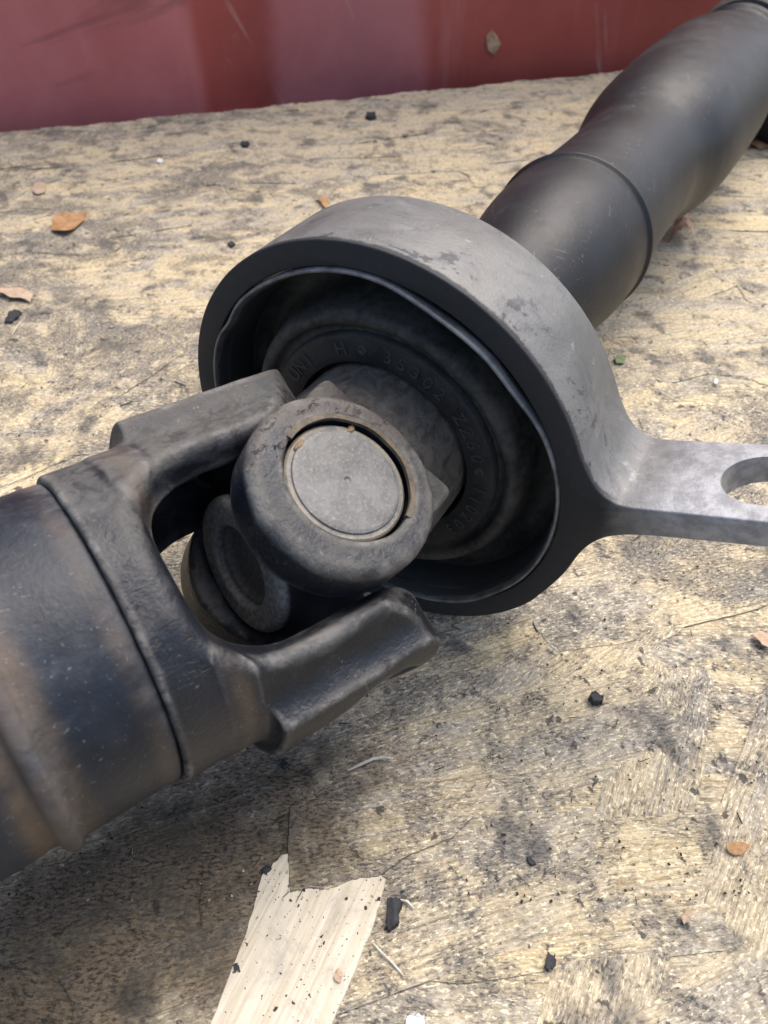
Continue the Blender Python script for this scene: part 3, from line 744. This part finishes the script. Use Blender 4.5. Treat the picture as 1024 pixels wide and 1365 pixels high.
# black part standing beside the far end of the tube
p = on_board(1046, 200)
prof = [(0, .012), (.0008, .0245), (.004, .0280), (.010, .0290), (.020, .0285), (.030, .0270), (.034, .0285), (.040, .0285), (.044, .0265), (.055, .0240), (.057, .020), (.057, .012)]
me = lathe('rubber_boot', resample(prof, .002), 64, cap=True); smooth(me, 50)
o = link('rubber_boot', me, M['boot'], None, mw((0, 0, 1), (1, 0, 0), (0, 1, 0), (p[0] + .012, p[1] + .02, 0)))
tag(o, 'black ribbed rubber boot standing on the board behind the far tube', 'rubber boot')

# ------------------------------------------------------------------ leaves and litter
def leaf(pts, mat, label, h=.004, axis=0.0, kind='arch', group=None, name='dry_leaf'):
    P = np.array([on_board(*p)[:2] for p in pts]); c = P.mean(0); Q = []
    for i in range(len(P)):
        a, b = P[i], P[(i + 1) % len(P)]
        for t in range(4): Q.append(a + (b - a) * t / 4 + (nr.uniform(-.00025, .00025, 2) if t else 0) - c)
    Q = np.array(Q); R = np.abs(Q).max(); N = len(Q); d = np.array([math.cos(axis), math.sin(axis)]); e = np.array([-d[1], d[0]])
    Vv = []; F = []; rings = (1.0, .8, .55, .3)
    wmax = np.abs(Q @ e).max()
    def hz(q):
        s = (q @ e) / wmax; l = (q @ d) / R
        base = h * (1 - s * s) if kind == 'arch' else h * (s * s) * .9
        return .0006 + max(0, base) + .10 * h * math.sin(9 * l + 3 * s) + .1 * h
    for k in rings:
        for q in Q: Vv.append((q[0] * k, q[1] * k, hz(q * k)))
    Vv.append((0, 0, hz(np.zeros(2))))
    for r in range(len(rings) - 1):
        for i in range(N): F.append((r * N + i, r * N + (i + 1) % N, (r + 1) * N + (i + 1) % N, (r + 1) * N + i))
    for i in range(N): F.append(((len(rings) - 1) * N + i, (len(rings) - 1) * N + (i + 1) % N, len(Vv) - 1))
    me = fix_normals(pydata(name, Vv, F))
    bm = bmesh.new(); bm.from_mesh(me)
    mz = min(v.co.z for v in bm.verts)
    for v in bm.verts: v.co.z -= mz - .0001
    bm.normal_update()
    r0 = bmesh.ops.duplicate(bm, geom=bm.faces[:] + bm.verts[:] + bm.edges[:]); vm = r0['vert_map']
    dv = [g for g in r0['geom'] if isinstance(g, bmesh.types.BMVert)]; df = [g for g in r0['geom'] if isinstance(g, bmesh.types.BMFace)]
    bmesh.ops.reverse_faces(bm, faces=df)
    bm.verts.ensure_lookup_table(); nv = len(bm.verts) // 2
    for v in dv: v.co.z += .00020
    for i in range(N):
        a, b = bm.verts[i], bm.verts[(i + 1) % N]; bm.faces.new((a, b, bm.verts[nv + (i + 1) % N], bm.verts[nv + i]))
    bmesh.ops.recalc_face_normals(bm, faces=bm.faces); bm.to_mesh(me); bm.free(); smooth(me, 60)
    o = link(name, me, mat, None, Matrix.Translation((c[0], c[1], 0.00005))); tag(o, label, 'leaf', group); return o
leaf([(69, 309), (72, 290), (87, 286), (104, 287), (117, 283), (112, 295), (100, 308), (88, 315)], M['leaf'], 'torn orange brown dry leaf lying alone far from the tube on the open board', .003, .3, 'cup')
leaf([(0, 386), (22, 384), (38, 391), (46, 397), (41, 404), (30, 401), (14, 400), (0, 394)], M['leafp'], 'pale pinkish brown ragged leaf beside a black scrap', .002, .1)
leaf([(890, 327), (894, 312), (903, 301), (913, 301), (920, 312), (922, 331), (915, 327), (908, 322), (900, 322)], M['leaft'], 'curled tan leaf arched beside the bead of the rear tube', .009, 1.45)
leaf([(966, 1131), (973, 1124), (988, 1123), (999, 1127), (994, 1136), (982, 1141), (972, 1138)], M['leaf'], 'small oval orange leaf flat on the bare board away from the shaft', .0006, 0)
leaf([(420, 266), (428, 265), (438, 271), (437, 281), (430, 277), (426, 271)], M['leaf'], 'small curled orange leaf next to the top of the ring bracket', .003, .5)
leaf([(44, 257), (47, 248), (56, 243), (62, 249), (61, 258), (50, 261)], M['leafp'], 'small round pinkish leaf beside a pale twig', .0014, .4)
leaf([(906, 1222), (914, 1213), (923, 1217), (918, 1230), (911, 1233)], M['leafp'], 'tiny tan leaf fragment on grey grimy board', .001, .4)
leaf([(1000, 848), (1012, 842), (1030, 852), (1030, 868), (1014, 862)], M['leafp'], 'tan leaf scrap on the board below the slotted arm', .001, .2)
leaf([(446, 1301), (452, 1290), (457, 1298), (455, 1310), (448, 1309)], M['leafp'], 'tiny brown flake on the bare pale strand', .0005, .2)
leaf([(818, 480), (826, 472), (834, 478), (832, 485), (822, 486)], M['green'], 'tiny dull green leaf scrap beside the ring bracket', .0008, .2)
leaf([(1000, 196), (1012, 187), (1030, 187), (1030, 197), (1012, 200)], M['leaf'], 'brown leaf at the foot of the black rubber boot', .002, .2)

def crumb(pts, mat, label, cat, th, group=None, name='rubber_scrap'):
    me, c = outline_slab(name, pts, 0, th, mat, jag=.0005, sub=4)
    for v in me.vertices:
        if v.co.z > -th * .5: v.co.z += nr.uniform(-.25, .25) * th; v.co.x *= .92; v.co.y *= .92
    return tag(link(name, me, mat, None, Matrix.Translation((c[0], c[1], th * .9))), label, cat, group)
crumb([(487, 158), (490, 153), (500, 154), (502, 159), (494, 161)], M['black'], 'small black scrap on clean pale board near the red wall', 'scrap', .003)
crumb([(321, 193), (325, 190), (333, 192), (331, 197), (323, 197)], M['black'], 'black crumb between the red wall and the ring bracket', 'scrap', .002)
crumb([(6, 431), (12, 416), (22, 413), (30, 417), (24, 423), (16, 430)], M['black'], 'flat black scrap below the pale ragged leaf', 'scrap', .0008)
crumb([(303, 326), (309, 322), (314, 326), (309, 330)], M['black'], 'black crumb close outside the ring bracket', 'scrap', .001)
crumb([(512, 1240), (516, 1199), (530, 1196), (537, 1202), (531, 1235), (520, 1243)], M['black'], 'rectangular black rubber scrap beside the bare pale strand', 'scrap', .0016)
crumb([(725, 1290), (730, 1268), (741, 1274), (738, 1290), (729, 1296)], M['black'], 'black diamond shaped scrap on the open grimy board', 'scrap', .0008)
crumb([(784, 932), (790, 924), (804, 931), (802, 940), (790, 941)], M['black'], 'black crumb on the board below the bracket arm', 'scrap', .0018)
crumb([(700, 1148), (705, 1141), (714, 1150), (708, 1156)], M['black'], 'narrow black flake near a curved strand', 'scrap', .0006)
crumb([(372, 1020), (377, 1014), (386, 1020), (381, 1027)], M['black'], 'black crumb under the lower fork of the front yoke', 'scrap', .0012)
crumb([(347, 1160), (356, 1154), (363, 1154), (360, 1162), (354, 1166)], M['black'], 'black flake at the corner of the bare pale strand', 'scrap', .0007)
crumb([(310, 1288), (317, 1284), (320, 1292), (315, 1297)], M['black'], 'black flake on the edge of the bare pale strand', 'scrap', .0005)
crumb([(540, 1360), (552, 1352), (566, 1354), (568, 1372), (545, 1372)], M['white'], 'chunk of white plaster near the bare pale strand', 'crumb', .002, name='plaster_crumb')
crumb([(208, 216), (212, 212), (218, 215), (214, 219)], M['white'], 'white crumb on grey board far from the shaft', 'crumb', .001, name='plaster_crumb')
crumb([(950, 510), (954, 506), (958, 510), (954, 513)], M['white'], 'white crumb on pale board behind the bracket arm', 'crumb', .0006, name='plaster_crumb')
def stick(pts, mat, label, r=.0004, name='splinter'):
    P = [np.append(on_board(*p)[:2], 0) for p in pts]; c = np.mean(P, 0); bm = bmesh.new(); rows = []
    for i, p in enumerate(P):
        t = P[min(i + 1, len(P) - 1)] - P[max(i - 1, 0)]; t /= np.linalg.norm(t); s = np.array([-t[1], t[0], 0]); rr = r * (.5 if i in (0, len(P) - 1) else 1)
        zc = r + .0004 * math.sin(i * 1.3) ** 2
        rows.append([bm.verts.new(tuple(p - c + s * rr * math.cos(q) + np.array([0, 0, zc + rr * math.sin(q)]))) for q in np.linspace(0, 2 * math.pi, 6, endpoint=False)])
    for i in range(len(rows) - 1):
        for k in range(6): bm.faces.new((rows[i][k], rows[i][(k + 1) % 6], rows[i + 1][(k + 1) % 6], rows[i + 1][k]))
    bm.faces.new(rows[0][::-1]); bm.faces.new(rows[-1]); bmesh.ops.recalc_face_normals(bm, faces=bm.faces)
    me = bpy.data.meshes.new(name); bm.to_mesh(me); bm.free(); smooth(me, 60)
    return tag(link(name, me, mat, None, Matrix.Translation((c[0], c[1], 0))), label, 'splinter')
stick([(464, 1028), (480, 1021), (497, 1013), (512, 1011), (524, 1013)], M['straw'], 'thin bright splinter on dark board below the lower fork', .0005)
stick([(498, 1258), (510, 1272), (524, 1285), (539, 1302)], M['straw'], 'straight pale splinter beside the rectangular black scrap', .0003)
stick([(534, 1200), (543, 1203), (552, 1212)], M['straw'], 'short pale splinter touching the rectangular black scrap', .0004)
stick([(24, 262), (34, 256), (45, 252)], M['straw'], 'pale twig beside the small round pinkish leaf', .0004)
stick([(16, 447), (23, 437), (30, 427)], M['straw'], 'thin brown twig below the flat black scrap', .0003)
stick([(730, 860), (737, 865), (744, 870)], M['straw'], 'short pale splinter on the board under the ring bracket', .0004)

# loose dust, chips and wood fibres lying all over the board
def litter():
    V_, F_ = [], []
    for i in range(2600):
        y = .06 + .62 * rng.random() ** 1.5; x = rng.uniform(-1, 1) * (.09 + .6 * y)
        if (np.array([x, y, 0]) - E0) @ en > -.012: continue
        t = rng.random()
        if t < .9: L = rng.uniform(.0002, .0008); Wd = L * rng.uniform(.4, .9); z = .0003
        else: L = rng.uniform(.001, .004); Wd = rng.uniform(.0001, .00025); z = .0002
        an = rng.uniform(0, 6.283) if t < .9 else rng.gauss(.4, .7)
        c, s = math.cos(an), math.sin(an); b = len(V_)
        tz = rng.uniform(0, .0003)
        for (dx, dy, dz) in ((-L, -Wd, 0), (L * rng.uniform(.6, 1), -Wd * .7, 0), (L, Wd, 0), (-L * rng.uniform(.5, 1), Wd, 0)):
            V_.append((x + (dx * c - dy * s) / 2, y + (dx * s + dy * c) / 2, z + tz * (1 if dx > 0 else 0)))
        for k in range(4): q = V_[b + k]; V_.append((q[0], q[1], q[2] - .0003))
        F_ += [(b, b + 1, b + 2, b + 3)] + [(b + k, b + 4 + k, b + 4 + (k + 1) % 4, b + (k + 1) % 4) for k in range(4)]
    return fix_normals(pydata('wood_litter', V_, F_))
def litter_mat():
    k = NT('mixed_litter'); n = k.noise(k.pos, 260, 2, .5)
    c = k.mix(k.rng(n, .57, .60), (.030, .028, .026), (.40, .33, .22)); return k.done(c, .8, 0, None, .2)
o = link('wood_litter', litter(), litter_mat()); o['kind'] = 'stuff'; o['label'] = 'scattered dark specks and pale wood fibres on the board'
